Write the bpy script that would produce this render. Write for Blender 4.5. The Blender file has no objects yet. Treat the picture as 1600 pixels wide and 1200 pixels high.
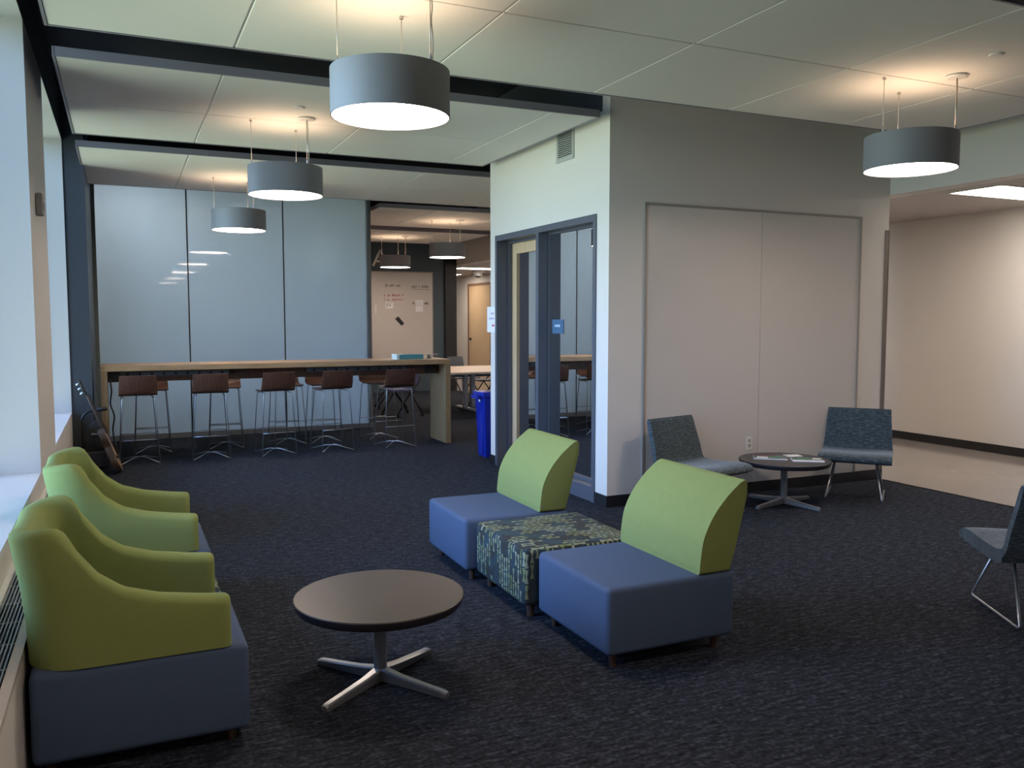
import bpy, bmesh, math, random
from mathutils import Vector, Matrix
R = math.radians
random.seed(7)
sc = bpy.context.scene
C = sc.collection

# ---------------------------------------------------------------- camera
cam_d = bpy.data.cameras.new('camera'); cam = bpy.data.objects.new('camera', cam_d); C.objects.link(cam)
cam.location = (0, 0, 1.6)
cam.rotation_euler = (R(90 - 4.316), 0, -0.429361)
cam_d.sensor_width = 36; cam_d.lens = 36 * 1334.55 / 1600; cam_d.clip_start = 0.05; cam_d.clip_end = 200
sc.camera = cam

# ---------------------------------------------------------------- world: daylight sky over a lawn
W = bpy.data.worlds.new('world'); sc.world = W; W.use_nodes = True
nt = W.node_tree; nt.nodes.clear()
_o = nt.nodes.new('ShaderNodeOutputWorld'); _b = nt.nodes.new('ShaderNodeBackground')
_r = nt.nodes.new('ShaderNodeValToRGB'); _t = nt.nodes.new('ShaderNodeTexCoord'); _s = nt.nodes.new('ShaderNodeSeparateXYZ')
_m = nt.nodes.new('ShaderNodeMath'); _m.operation = 'MULTIPLY_ADD'; _m.inputs[1].default_value = .5; _m.inputs[2].default_value = .5
nt.links.new(_t.outputs['Generated'], _s.inputs[0]); nt.links.new(_s.outputs['Z'], _m.inputs[0])
nt.links.new(_m.outputs[0], _r.inputs['Fac']); nt.links.new(_r.outputs['Color'], _b.inputs['Color'])
nt.links.new(_b.outputs[0], _o.inputs['Surface'])
e = _r.color_ramp.elements
e[0].position = 0.0; e[0].color = (.42, .46, .35, 1)
e[1].position = 1.0; e[1].color = (.22, .40, 1.0, 1)
for p, c in ((.47, (.47, .51, .40, 1)), (.51, (.43, .64, 1.0, 1)), (.68, (.33, .54, 1.0, 1))):
    k = e.new(p); k.color = c
WORLD_STRENGTH = 7.0
_b.inputs['Strength'].default_value = WORLD_STRENGTH

# ---------------------------------------------------------------- exposure
sc.view_settings.view_transform = 'Standard'; sc.view_settings.look = 'None'
sc.view_settings.exposure = 1.0; sc.view_settings.gamma = 1.0; sc.view_settings.use_curve_mapping = False
LAMP_DOWN, LAMP_UP, TROFFER = 15.0, 2.3, 12.0
sc.cycles.use_denoising = True
sc.cycles.max_bounces = 10; sc.cycles.diffuse_bounces = 6; sc.cycles.transparent_max_bounces = 12
sc.cycles.sample_clamp_indirect = 6
sc.cycles.caustics_reflective = False; sc.cycles.caustics_refractive = False

WX, WIN_Z0, WIN_Z1, WIN_D = -0.5, 0.60, 3.50, 0.45          # window wall plane, sill, head, reveal depth
WINDOWS = [(3.35, 6.33), (7.70, 10.28), (12.75, 17.6)]
def portal(y0, y1):
    L = bpy.data.lights.new('window_portal', 'AREA'); L.shape = 'RECTANGLE'; L.size = WIN_Z1 - WIN_Z0; L.size_y = y1 - y0
    L.cycles.is_portal = True
    o = bpy.data.objects.new('window_portal', L); C.objects.link(o); o['kind'] = 'helper'
    o.location = (WX - WIN_D + .02, (y0 + y1) / 2, (WIN_Z0 + WIN_Z1) / 2); o.rotation_euler = (0, R(-90), 0)
for w in WINDOWS: portal(*w)

# ================================================================ materials
MATS = {}
def nodes(name):
    m = bpy.data.materials.new(name); m.use_nodes = True; MATS[name] = m
    n = m.node_tree; return m, n, n.nodes['Principled BSDF']
def setp(b, col=None, rough=.5, metal=0, spec=.5, **kw):
    if col is not None: b.inputs['Base Color'].default_value = (*col, 1)
    b.inputs['Roughness'].default_value = rough; b.inputs['Metallic'].default_value = metal
    b.inputs['Specular IOR Level'].default_value = spec
    for k, v in kw.items(): b.inputs[k].default_value = v
def N(n, typ, **kw):
    x = n.nodes.new(typ)
    for k, v in kw.items(): setattr(x, k, v)
    return x
def plain(name, col, rough=.5, metal=0, spec=.5, bump=0, bscale=200, vary=0, vscale=3, **kw):
    m, n, b = nodes(name); setp(b, col, rough, metal, spec, **kw)
    tc = N(n, 'ShaderNodeTexCoord')
    if vary:
        t = N(n, 'ShaderNodeTexNoise'); t.inputs['Scale'].default_value = vscale; t.inputs['Detail'].default_value = 4
        n.links.new(tc.outputs['Object'], t.inputs['Vector'])
        mr = N(n, 'ShaderNodeMapRange'); mr.inputs['To Min'].default_value = 1 - vary; mr.inputs['To Max'].default_value = 1 + vary
        n.links.new(t.outputs['Fac'], mr.inputs['Value'])
        mx = N(n, 'ShaderNodeVectorMath', operation='SCALE'); mx.inputs[0].default_value = col
        n.links.new(mr.outputs[0], mx.inputs['Scale']); n.links.new(mx.outputs[0], b.inputs['Base Color'])
    if bump:
        t = N(n, 'ShaderNodeTexNoise'); t.inputs['Scale'].default_value = bscale; t.inputs['Detail'].default_value = 3
        n.links.new(tc.outputs['Object'], t.inputs['Vector'])
        bp = N(n, 'ShaderNodeBump'); bp.inputs['Strength'].default_value = bump; bp.inputs['Distance'].default_value = .002
        n.links.new(t.outputs['Fac'], bp.inputs['Height']); n.links.new(bp.outputs[0], b.inputs['Normal'])
    return m
def emit(name, col, s):
    m, n, b = nodes(name); setp(b, (.8, .8, .8), .6)
    b.inputs['Emission Color'].default_value = (*col, 1); b.inputs['Emission Strength'].default_value = s
    return m
def wood(name, c1, c2, scale=(1.2, 14, 14), rough=.4, contrast=(.3, .7)):
    m, n, b = nodes(name); setp(b, c1, rough)
    tc = N(n, 'ShaderNodeTexCoord'); mp = N(n, 'ShaderNodeMapping'); mp.inputs['Scale'].default_value = scale
    t = N(n, 'ShaderNodeTexNoise'); t.inputs['Scale'].default_value = 3; t.inputs['Detail'].default_value = 6; t.inputs['Distortion'].default_value = .6
    r = N(n, 'ShaderNodeValToRGB'); r.color_ramp.elements[0].position, r.color_ramp.elements[1].position = contrast
    r.color_ramp.elements[0].color = (*c1, 1); r.color_ramp.elements[1].color = (*c2, 1)
    n.links.new(tc.outputs['Object'], mp.inputs[0]); n.links.new(mp.outputs[0], t.inputs['Vector'])
    n.links.new(t.outputs['Fac'], r.inputs['Fac']); n.links.new(r.outputs['Color'], b.inputs['Base Color'])
    return m

M_WALL = plain('wall_paint', (.68, .645, .61), .55, bump=.08, bscale=300, vary=.02)
M_REVEAL = plain('window_reveal_paint', (.72, .72, .72), .5)
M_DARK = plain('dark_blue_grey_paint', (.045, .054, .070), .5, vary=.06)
M_PLENUM = plain('plenum_black', (.016, .020, .030), .8)
M_FEATURE = plain('slate_blue_paint', (.055, .085, .11), .5, vary=.04)
M_CEIL = plain('ceiling_tile', (.80, .79, .76), .8, bump=.1, bscale=500, vary=.015)
M_TRIMMETAL = plain('cloud_edge_metal', (.27, .26, .30), .45, metal=.2)
M_BASE = plain('black_rubber_base', (.010, .010, .012), .45)
M_FRAME = plain('grey_frame_metal', (.095, .105, .135), .4, metal=.2)
M_WBOARD = plain('glossy_whiteboard', (.58, .545, .52), .28, vary=.01)
M_WBTRIM = plain('board_trim', (.30, .27, .25), .4)
M_CHROME = plain('chrome_rod', (.42, .44, .48), .32, metal=.85)
M_SILVER = plain('silver_metal', (.30, .33, .38), .35, metal=.6)
M_BLACK = plain('black_plastic', (.012, .012, .014), .45)
M_WHITEP = plain('white_plastic', (.7, .69, .67), .4)
M_TOP = plain('brown_grey_laminate', (.055, .046, .041), .33, vary=.04, vscale=6)
M_TOP2 = plain('charcoal_laminate', (.048, .042, .045), .4, vary=.05, vscale=6)
M_EDGE = plain('dark_edge_band', (.016, .014, .020), .45)
M_OAK = wood('oak_veneer', (.47, .30, .16), (.36, .22, .11), (1.5, 12, 12))
M_OAKV = wood('oak_veneer_upright', (.36, .25, .135), (.28, .19, .10), (10, 10, 1.2))
M_WALNUT = wood('walnut_ply', (.130, .060, .038), (.070, .034, .024), (14, 3, 3))
M_DOORW = wood('maple_door', (.62, .45, .28), (.54, .38, .22), (10, 10, 1.0))
M_LEGW = plain('dark_wood_leg', (.07, .04, .028), .4)
M_BLUEBIN = plain('blue_bin_plastic', (.008, .022, .30), .35)
M_TABLEL = plain('pale_table_laminate', (.62, .50, .40), .4)
M_CHAIRG = plain('grey_chair_plastic', (.075, .085, .115), .5)
M_CHAIRP = plain('violet_blue_chair_fabric', (.10, .11, .28), .6)
M_SHADE = plain('grey_drum_shade', (.20, .21, .235), .6, bump=.05, bscale=600)
M_WIRE = plain('steel_wire', (.55, .5, .45), .35, metal=.7)
M_DOWN = emit('lamp_diffuser', (1.0, .80, .66), LAMP_DOWN)
M_UP = emit('lamp_uplight', (1.0, .68, .44), LAMP_UP)
M_TROF = emit('troffer_lens', (1.0, .87, .74), TROFFER)
M_PAPER = plain('paper', (.8, .8, .82), .6)
M_INKR = plain('red_ink', (.55, .06, .10), .6)
M_INKD = plain('dark_ink', (.06, .05, .05), .6)
M_INKP = plain('violet_ink', (.42, .32, .55), .6)
M_TEAL = plain('teal_box', (.10, .34, .42), .4)
M_PALE = plain('pale_cyan_card', (.62, .80, .82), .5)
M_GREEN = plain('green_print', (.05, .22, .13), .4)
M_MAROON = plain('maroon_print', (.16, .04, .05), .4)
M_SIGN = plain('blue_sign', (.06, .13, .24), .4)
M_GUITAR = wood('guitar_side_wood', (.10, .072, .058), (.06, .044, .038), (2, 2, 14), rough=.3)
M_GTOP = wood('guitar_top_wood', (.40, .24, .11), (.34, .20, .09), (14, 2, 1), rough=.25)
M_BAG = plain('black_nylon', (.016, .016, .020), .7, bump=.3, bscale=60)
M_STRIP = plain('grey_outlet_strip', (.10, .115, .14), .45)
M_SUBFLOOR = plain('exterior_facade', (.3, .3, .3), .8)

def fabric(name, col, vary=.05, rough=.9, sheen=.25):
    m = plain(name, col, rough, spec=.2, bump=.25, bscale=900, vary=vary, vscale=25)
    m.node_tree.nodes['Principled BSDF'].inputs['Sheen Weight'].default_value = sheen
    m.node_tree.nodes['Principled BSDF'].inputs['Sheen Roughness'].default_value = .5
    return m
M_GREENF = fabric('lime_green_fabric', (.235, .285, .100), sheen=0)
M_BLUEF = fabric('slate_blue_fabric', (.072, .108, .190), sheen=0)

def carpet():
    m, n, b = nodes('loop_carpet'); setp(b, (.03, .035, .045), .95, spec=.1)
    tc = N(n, 'ShaderNodeTexCoord'); L = n.links.new
    def noise(sx, sy, s, det=2, rot=0):
        mp = N(n, 'ShaderNodeMapping'); mp.inputs['Scale'].default_value = (sx, sy, 1); mp.inputs['Rotation'].default_value = (0, 0, rot)
        t = N(n, 'ShaderNodeTexNoise'); t.inputs['Scale'].default_value = s; t.inputs['Detail'].default_value = det
        L(tc.outputs['Object'], mp.inputs[0]); L(mp.outputs[0], t.inputs['Vector']); return t
    a = noise(13, 48, 1, 4); c = noise(34, 34, 1.5, 2); d = noise(.5, .5, 1, 3)
    r = N(n, 'ShaderNodeValToRGB'); el = r.color_ramp.elements
    el[0].position = .36; el[0].color = (.008, .0095, .013, 1); el[1].position = .68; el[1].color = (.064, .076, .104, 1)
    k = el.new(.52); k.color = (.023, .028, .040, 1)
    mx = N(n, 'ShaderNodeMath', operation='MULTIPLY_ADD'); mx.inputs[1].default_value = .55
    m2 = N(n, 'ShaderNodeMath', operation='MULTIPLY'); m2.inputs[1].default_value = .45
    L(c.outputs['Fac'], m2.inputs[0]); L(a.outputs['Fac'], mx.inputs[0]); L(m2.outputs[0], mx.inputs[2])
    L(mx.outputs[0], r.inputs['Fac']); L(r.outputs['Color'], b.inputs['Base Color'])
    bp = N(n, 'ShaderNodeBump'); bp.inputs['Strength'].default_value = .5; bp.inputs['Distance'].default_value = .004
    L(mx.outputs[0], bp.inputs['Height']); L(bp.outputs[0], b.inputs['Normal'])
    return m
M_CARPET = carpet()
def polished():
    m, n, b = nodes('polished_corridor_floor'); setp(b, (.27, .245, .23), .12, spec=.6)
    tc = N(n, 'ShaderNodeTexCoord'); t = N(n, 'ShaderNodeTexNoise'); t.inputs['Scale'].default_value = 1.4; t.inputs['Detail'].default_value = 8
    r = N(n, 'ShaderNodeValToRGB'); r.color_ramp.elements[0].color = (.24, .215, .205, 1); r.color_ramp.elements[1].color = (.31, .28, .265, 1)
    n.links.new(tc.outputs['Object'], t.inputs['Vector']); n.links.new(t.outputs['Fac'], r.inputs['Fac']); n.links.new(r.outputs['Color'], b.inputs['Base Color'])
    return m
M_POL = polished()
def backpainted():
    m, n, b = nodes('frosted_glass'); out = n.nodes['Material Output']; n.nodes.remove(b); L = n.links.new
    f = N(n, 'ShaderNodeFresnel'); f.inputs['IOR'].default_value = 1.6
    g = N(n, 'ShaderNodeBsdfGlossy'); g.inputs['Roughness'].default_value = .03; g.inputs['Color'].default_value = (1, 1, 1, 1)
    d = N(n, 'ShaderNodeBsdfDiffuse'); d.inputs['Color'].default_value = (.42, .45, .50, 1)
    t = N(n, 'ShaderNodeBsdfTranslucent'); t.inputs['Color'].default_value = (.90, .94, .97, 1)
    m1 = N(n, 'ShaderNodeMixShader'); m1.inputs[0].default_value = .82; m2 = N(n, 'ShaderNodeMixShader')
    L(d.outputs[0], m1.inputs[1]); L(t.outputs[0], m1.inputs[2]); L(f.outputs[0], m2.inputs[0]); L(m1.outputs[0], m2.inputs[1]); L(g.outputs[0], m2.inputs[2])
    L(m2.outputs[0], out.inputs['Surface']); return m
M_BPG = backpainted()
def clear_glass(name, ior=1.5, tint=(.9, .95, .95), k=1.0):
    m, n, b = nodes(name); out = n.nodes['Material Output']; n.nodes.remove(b)
    f = N(n, 'ShaderNodeFresnel'); f.inputs['IOR'].default_value = ior
    g = N(n, 'ShaderNodeBsdfGlossy'); g.inputs['Roughness'].default_value = .0
    g.inputs['Color'].default_value = (1, 1, 1, 1)
    t = N(n, 'ShaderNodeBsdfTransparent'); t.inputs['Color'].default_value = (*tint, 1)
    mx = N(n, 'ShaderNodeMixShader')
    if k != 1:
        q = N(n, 'ShaderNodeMath', operation='MULTIPLY'); q.use_clamp = True; q.inputs[1].default_value = k
        n.links.new(f.outputs[0], q.inputs[0]); n.links.new(q.outputs[0], mx.inputs[0])
    else: n.links.new(f.outputs[0], mx.inputs[0])
    n.links.new(t.outputs[0], mx.inputs[1]); n.links.new(g.outputs[0], mx.inputs[2]); n.links.new(mx.outputs[0], out.inputs['Surface'])
    return m
M_WGLASS = clear_glass('window_glass', 1.45, (.92, .97, .96))
M_DGLASS = clear_glass('tinted_door_glass', 2.3, (.35, .42, .45), 4.2)

def bowtie():
    m, n, b = nodes('bowtie_pattern_fabric'); setp(b, (.03, .05, .06), .9, spec=.2); L = n.links.new
    uv = N(n, 'ShaderNodeUVMap'); s = N(n, 'ShaderNodeSeparateXYZ'); L(uv.outputs[0], s.inputs[0])
    def M(op, a, bb=None, c=None):
        x = N(n, 'ShaderNodeMath', operation=op)
        for i, v in enumerate((a, bb, c)):
            if v is None: continue
            if isinstance(v, (int, float)): x.inputs[i].default_value = v
            else: L(v, x.inputs[i])
        return x.outputs[0]
    u = M('DIVIDE', s.outputs['X'], .031); col = M('FLOOR', u)
    wn = N(n, 'ShaderNodeTexWhiteNoise', noise_dimensions='1D'); L(col, wn.inputs['W'])
    v = M('MULTIPLY_ADD', M('DIVIDE', s.outputs['Y'], .084), 1.0, wn.outputs['Value'])
    row = M('FLOOR', v)
    fu = M('ABSOLUTE', M('SUBTRACT', M('FRACT', u), .5)); fv = M('ABSOLUTE', M('SUBTRACT', M('FRACT', v), .5))
    lim = M('MULTIPLY_ADD', fv, .60, .09)
    inside = M('MULTIPLY', M('LESS_THAN', fu, lim), M('LESS_THAN', fv, .45))
    # clusters: pieces present in groups of a few columns and rows
    cx = M('FLOOR', M('DIVIDE', M('ADD', col, M('MULTIPLY', row, 2)), 3)); cb = N(n, 'ShaderNodeCombineXYZ'); L(cx, cb.inputs[0]); L(row, cb.inputs[1])
    w2 = N(n, 'ShaderNodeTexWhiteNoise', noise_dimensions='3D'); L(cb.outputs[0], w2.inputs['Vector'])
    present = M('GREATER_THAN', w2.outputs['Value'], .42)
    cb2 = N(n, 'ShaderNodeCombineXYZ'); L(col, cb2.inputs[0]); L(row, cb2.inputs[1])
    w3 = N(n, 'ShaderNodeTexWhiteNoise', noise_dimensions='3D'); L(cb2.outputs[0], w3.inputs['Vector'])
    r = N(n, 'ShaderNodeValToRGB'); r.color_ramp.elements[0].color = (.17, .20, .075, 1); r.color_ramp.elements[1].color = (.30, .33, .24, 1)
    L(w3.outputs['Value'], r.inputs['Fac'])
    bg = N(n, 'ShaderNodeTexNoise'); bg.inputs['Scale'].default_value = 9; L(uv.outputs[0], bg.inputs['Vector'])
    rb = N(n, 'ShaderNodeValToRGB'); rb.color_ramp.elements[0].position = .4; rb.color_ramp.elements[1].position = .6
    rb.color_ramp.elements[0].color = (.038, .040, .040, 1); rb.color_ramp.elements[1].color = (.035, .062, .078, 1); L(bg.outputs['Fac'], rb.inputs['Fac'])
    mx = N(n, 'ShaderNodeMix', data_type='RGBA'); L(M('MULTIPLY', inside, present), mx.inputs['Factor'])
    L(rb.outputs['Color'], mx.inputs['A']); L(r.outputs['Color'], mx.inputs['B']); L(mx.outputs['Result'], b.inputs['Base Color'])
    return m
M_BOW = bowtie()
def dashes(name='dashed_teal_fabric', vert=False):
    m, n, b = nodes(name); setp(b, (.03, .05, .06), .9, spec=.2); L = n.links.new
    b.inputs['Sheen Weight'].default_value = .3
    uv = N(n, 'ShaderNodeUVMap'); mp = N(n, 'ShaderNodeMapping'); mp.inputs['Scale'].default_value = (20, 280, 1); L(uv.outputs[0], mp.inputs[0])
    t = N(n, 'ShaderNodeTexNoise'); t.inputs['Scale'].default_value = 1; t.inputs['Detail'].default_value = 1; t.inputs['Distortion'].default_value = .3
    L(mp.outputs[0], t.inputs['Vector'])
    r = N(n, 'ShaderNodeValToRGB'); e = r.color_ramp.elements; e[0].position = .55; e[0].color = (.030, .046, .056, 1); e[1].position = .63; e[1].color = (.115, .155, .175, 1)
    L(t.outputs['Fac'], r.inputs['Fac']); L(r.outputs['Color'], b.inputs['Base Color'])
    return m
M_DASH = dashes()

# ================================================================ helpers
def link(name, me, mat, parent=None, loc=None, kind=None, label=None, smooth=False):
    o = bpy.data.objects.new(name, me); C.objects.link(o)
    for mm in (mat if isinstance(mat, (list, tuple)) else [mat]): me.materials.append(mm)
    if parent is not None: o.parent = parent
    if loc: o.location = loc
    if kind: o['kind'] = kind
    if label: o['label'] = label
    if smooth:
        for p in me.polygons: p.use_smooth = True
    return o
def bm_obj(name, bm, mat, parent=None, **kw):
    me = bpy.data.meshes.new(name); bmesh.ops.recalc_face_normals(bm, faces=bm.faces); bm.to_mesh(me); bm.free()
    return link(name, me, mat, parent, **kw)
def add_box(bm, x0, y0, z0, x1, y1, z1, bev=0, seg=1):
    t = bmesh.new(); bmesh.ops.create_cube(t, size=1)
    for v in t.verts: v.co = Vector(((x0 + x1) / 2 + v.co.x * (x1 - x0), (y0 + y1) / 2 + v.co.y * (y1 - y0), (z0 + z1) / 2 + v.co.z * (z1 - z0)))
    if bev: bmesh.ops.bevel(t, geom=t.edges[:], offset=bev, segments=seg, profile=.5, affect='EDGES')
    me = bpy.data.meshes.new('tmp'); t.to_mesh(me); t.free(); bm.from_mesh(me); bpy.data.meshes.remove(me)
def box(name, c0, c1, mat, parent=None, bev=0, seg=1, **kw):
    bm = bmesh.new(); add_box(bm, *c0, *c1, bev, seg); return bm_obj(name, bm, mat, parent, **kw)
def boxes(name, lst, mat, parent=None, bev=0, **kw):
    bm = bmesh.new()
    for c0, c1 in lst: add_box(bm, *c0, *c1, bev)
    return bm_obj(name, bm, mat, parent, **kw)
def thing(name, label, cat, loc=(0, 0, 0), rz=0, group=None, kind=None):
    o = bpy.data.objects.new(name, None); C.objects.link(o); o.empty_display_size = .1
    o.location = loc; o.rotation_euler = (0, 0, rz); o['label'] = label
    if cat: o['category'] = cat
    if group: o['group'] = group
    if kind: o['kind'] = kind
    return o
def tag(o, label, cat=None, group=None, kind=None):
    o['label'] = label
    if cat: o['category'] = cat
    if group: o['group'] = group
    if kind: o['kind'] = kind
    return o
def catmull(pts, n=6, closed=False):
    P = [Vector(p) for p in pts]; out = []; m = len(P)
    rng = range(m if closed else m - 1)
    for i in rng:
        p0 = P[(i - 1) % m] if closed or i > 0 else P[0]; p1 = P[i]; p2 = P[(i + 1) % m]
        p3 = P[(i + 2) % m] if closed or i + 2 < m else P[-1]
        for k in range(n):
            t = k / n
            out.append(.5 * ((2 * p1) + (p2 - p0) * t + (2 * p0 - 5 * p1 + 4 * p2 - p3) * t * t + (3 * p1 - p0 - 3 * p2 + p3) * t ** 3))
    if not closed: out.append(P[-1])
    return out
def fillet(pts, r, n=5):
    P = [Vector(p) for p in pts]; out = [P[0]]
    for i in range(1, len(P) - 1):
        a, b, c = P[i - 1], P[i], P[i + 1]; d1 = (a - b); d2 = (c - b); rr = min(r, d1.length * .45, d2.length * .45)
        s, e = b + d1.normalized() * rr, b + d2.normalized() * rr
        for k in range(n + 1):
            t = k / n; out.append(s * (1 - t) ** 2 + b * 2 * t * (1 - t) + e * t * t)
    out.append(P[-1]); return out
def add_tube(bm, pts, r, seg=8, closed=False):
    P = [Vector(p) for p in pts]; rings = []; up = Vector((0, 0, 1)); m = len(P); prev = None
    for i, p in enumerate(P):
        if closed: t = P[(i + 1) % m] - P[i - 1]
        else: t = (P[min(i + 1, m - 1)] - P[max(i - 1, 0)])
        t.normalize()
        if prev is None:
            a = up if abs(t.dot(up)) < .9 else Vector((1, 0, 0)); nrm = (a - t * a.dot(t)).normalized()
        else: nrm = (prev - t * prev.dot(t)).normalized()
        prev = nrm; bn = t.cross(nrm); rr = r[i] if isinstance(r, (list, tuple)) else r
        rings.append([bm.verts.new(p + (nrm * math.cos(2 * math.pi * k / seg) + bn * math.sin(2 * math.pi * k / seg)) * rr) for k in range(seg)])
    for i in range(m if closed else m - 1):
        a, b = rings[i], rings[(i + 1) % m]
        for k in range(seg): bm.faces.new((a[k], a[(k + 1) % seg], b[(k + 1) % seg], b[k]))
    if not closed: bm.faces.new(rings[0][::-1]); bm.faces.new(rings[-1])
def tube(name, pts, r, mat, parent=None, seg=8, closed=False, **kw):
    bm = bmesh.new(); add_tube(bm, pts, r, seg, closed); return bm_obj(name, bm, mat, parent, smooth=True, **kw)
def add_lathe(bm, prof, seg=48, cx=0, cy=0):
    rings = []
    for r, z in prof:
        if r < 1e-6: rings.append([bm.verts.new((cx, cy, z))])
        else: rings.append([bm.verts.new((cx + r * math.cos(2 * math.pi * k / seg), cy + r * math.sin(2 * math.pi * k / seg), z)) for k in range(seg)])
    for a, b in zip(rings, rings[1:]):
        for k in range(seg):
            k2 = (k + 1) % seg
            if len(a) == 1 and len(b) == 1: continue
            if len(a) == 1: bm.faces.new((a[0], b[k2], b[k]))
            elif len(b) == 1: bm.faces.new((a[k], a[k2], b[0]))
            else: bm.faces.new((a[k], a[k2], b[k2], b[k]))
def lathe(name, prof, mat, parent=None, seg=48, smooth=False, **kw):
    bm = bmesh.new(); add_lathe(bm, prof, seg); o = bm_obj(name, bm, mat, parent, **kw)
    if smooth: auto_smooth(o)
    return o
def auto_smooth(o, ang=40):
    me = o.data
    for p in me.polygons: p.use_smooth = True
    bm = bmesh.new(); bm.from_mesh(me)
    for ed in bm.edges:
        if len(ed.link_faces) == 2 and ed.calc_face_angle(0) > R(ang): ed.smooth = False
    bm.to_mesh(me); bm.free()
def prism(name, prof, axis, a0, a1, mat, parent=None, bev=0, seg=2, smooth=True, **kw):
    """closed 2D profile extruded along 'X' (profile = y,z), 'Y' (x,z) or 'Z' (x,y)"""
    bm = bmesh.new()
    f = {'X': lambda p, a: (a, p[0], p[1]), 'Y': lambda p, a: (p[0], a, p[1]), 'Z': lambda p, a: (p[0], p[1], a)}[axis]
    A = [bm.verts.new(f(p, a0)) for p in prof]; B = [bm.verts.new(f(p, a1)) for p in prof]; n = len(prof)
    fa = bm.faces.new(A); fb = bm.faces.new(B[::-1])
    for i in range(n): bm.faces.new((A[i], B[i], B[(i + 1) % n], A[(i + 1) % n]))
    if bev:
        ed = list(fa.edges) + list(fb.edges)
        bmesh.ops.bevel(bm, geom=ed, offset=bev, segments=seg, profile=.5, affect='EDGES')
    bmesh.ops.recalc_face_normals(bm, faces=bm.faces)
    o = bm_obj(name, bm, mat, parent, **kw)
    if smooth: auto_smooth(o, 35)
    return o
def copy_tree(o, parent=None):
    c = o.copy(); C.objects.link(c)
    if parent is not None: c.parent = parent
    for ch in [x for x in bpy.data.objects if x.parent == o]: copy_tree(ch, c)
    return c
def relabel(o, label, loc=None, rz=None):
    o['label'] = label
    if loc: o.location = loc
    if rz is not None: o.rotation_euler = (0, 0, rz)
    return o
def box_uv(me, fx=None):
    """UVs in metres: the cloth runs up the front and over the top"""
    uv = me.uv_layers.new(name='UVMap')
    for p in me.polygons:
        n = p.normal
        for li in p.loop_indices:
            v = me.vertices[me.loops[li].vertex_index].co
            if abs(n.y) > max(abs(n.x), abs(n.z)): q = (v.x + .31, v.z)
            elif abs(n.z) > abs(n.x): q = (v.y, v.x + .41)
            else: q = (v.y, v.z)
            uv.data[li].uv = q

# ================================================================ structure
CZ = 3.237           # underside of the hanging ceiling panels
TOPZ = 3.95          # slab above
BX, BY, BY2, CX = 3.728, 6.20, 8.71, 6.93     # meeting-room block: side face, front face, back face, corridor edge
RX = 9.54            # far corridor wall
FARY, BACKY, GY = 26.0, -4.0, 12.35

tag(box('floor', (WX - .02, BACKY, -.1), (6.90, 18.2, 0), M_CARPET), 'dark blue grey loop carpet of the lounge', kind='structure')
tag(box('floor', (6.90, BACKY, -.1), (RX, FARY, -.004), M_POL), 'polished tan corridor floor beyond the carpet edge', kind='structure')
tag(box('floor', (WX - .02, 18.2, -.1), (6.90, FARY, 0), M_CARPET), 'carpet behind the slate blue wall', kind='structure')
tag(box('trim_1', (6.885, BACKY, 0), (6.91, 18.2, .006), M_BASE), 'thin dark edge strip between carpet and polished floor', kind='structure')
tag(box('ceiling', (WX - .6, BACKY, TOPZ), (RX + .1, FARY, TOPZ + .1), M_PLENUM), 'black slab above the hanging ceiling panels', kind='structure')

# window wall
yA, yB = BACKY, FARY
tag(box('wall_left', (WX - WIN_D, yA, -.1), (WX, yB, WIN_Z0 - .025), M_WALL), 'off-white wall under the window sills', kind='structure')
tag(box('wall_left', (WX - WIN_D, yA, WIN_Z1), (WX, yB, TOPZ), M_DARK), 'dark blue grey wall strip above the windows', kind='structure')
piers = [(yA, WINDOWS[0][0]), (WINDOWS[0][1], WINDOWS[1][0]), (WINDOWS[1][1], WINDOWS[2][0]), (WINDOWS[2][1], yB)]
for i, (a, b) in enumerate(piers):
    tag(box('wall_left', (WX - WIN_D, a, WIN_Z0 - .025), (WX, b, WIN_Z1), M_WALL),
        ('window wall behind the photographer', 'narrow off-white pier between the two windows', 'window wall at the end of the glass wall', 'window wall behind the far room')[i], kind='structure')
for i, (a, b) in enumerate(WINDOWS):
    w = thing('window_%d' % (i + 1), ('nearer tall window with deep white reveal beside the armchairs', 'farther tall window with deep white reveal next to the dark column', 'wide window of the room behind the frosted glass wall')[i], None, kind='structure')
    d = WX - WIN_D
    box('sill', (d + .06, a + .012, WIN_Z0 - .024), (WX + .0, b - .012, WIN_Z0), M_REVEAL, w)
    box('reveal', (d + .06, b - .012, WIN_Z0), (WX, b - .0005, WIN_Z1 - .012), M_REVEAL, w)
    box('reveal', (d + .06, a + .0005, WIN_Z0), (WX, a + .012, WIN_Z1 - .012), M_REVEAL, w)
    box('reveal', (d + .06, a + .0005, WIN_Z1 - .012), (WX, b - .0005, WIN_Z1 - .0005), M_REVEAL, w)
    fr = boxes('window_frame', [((d, a, WIN_Z0 - .02), (d + .06, a + .05, WIN_Z1)), ((d, b - .05, WIN_Z0 - .02), (d + .06, b, WIN_Z1)),
                           ((d, a + .05, WIN_Z0 - .02), (d + .06, b - .05, WIN_Z0 + .03)), ((d, a + .05, WIN_Z1 - .05), (d + .06, b - .05, WIN_Z1))], M_FRAME, w)
    mid = (a + b) / 2
    box('mullion', (d, mid - .025, WIN_Z0 + .03), (d + .06, mid + .025, WIN_Z1 - .05), M_FRAME, w)
    for p, q in ((a + .05, mid - .025), (mid + .025, b - .05)):
        box('pane', (d + .02, p, WIN_Z0 + .03), (d + .028, q, WIN_Z1 - .05), M_WGLASS, w)
tag(box('wall_column', (WX, WINDOWS[1][1], 0), (-.295, GY, TOPZ), M_DARK), 'dark blue grey column between far window and glass wall', kind='structure')
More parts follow.
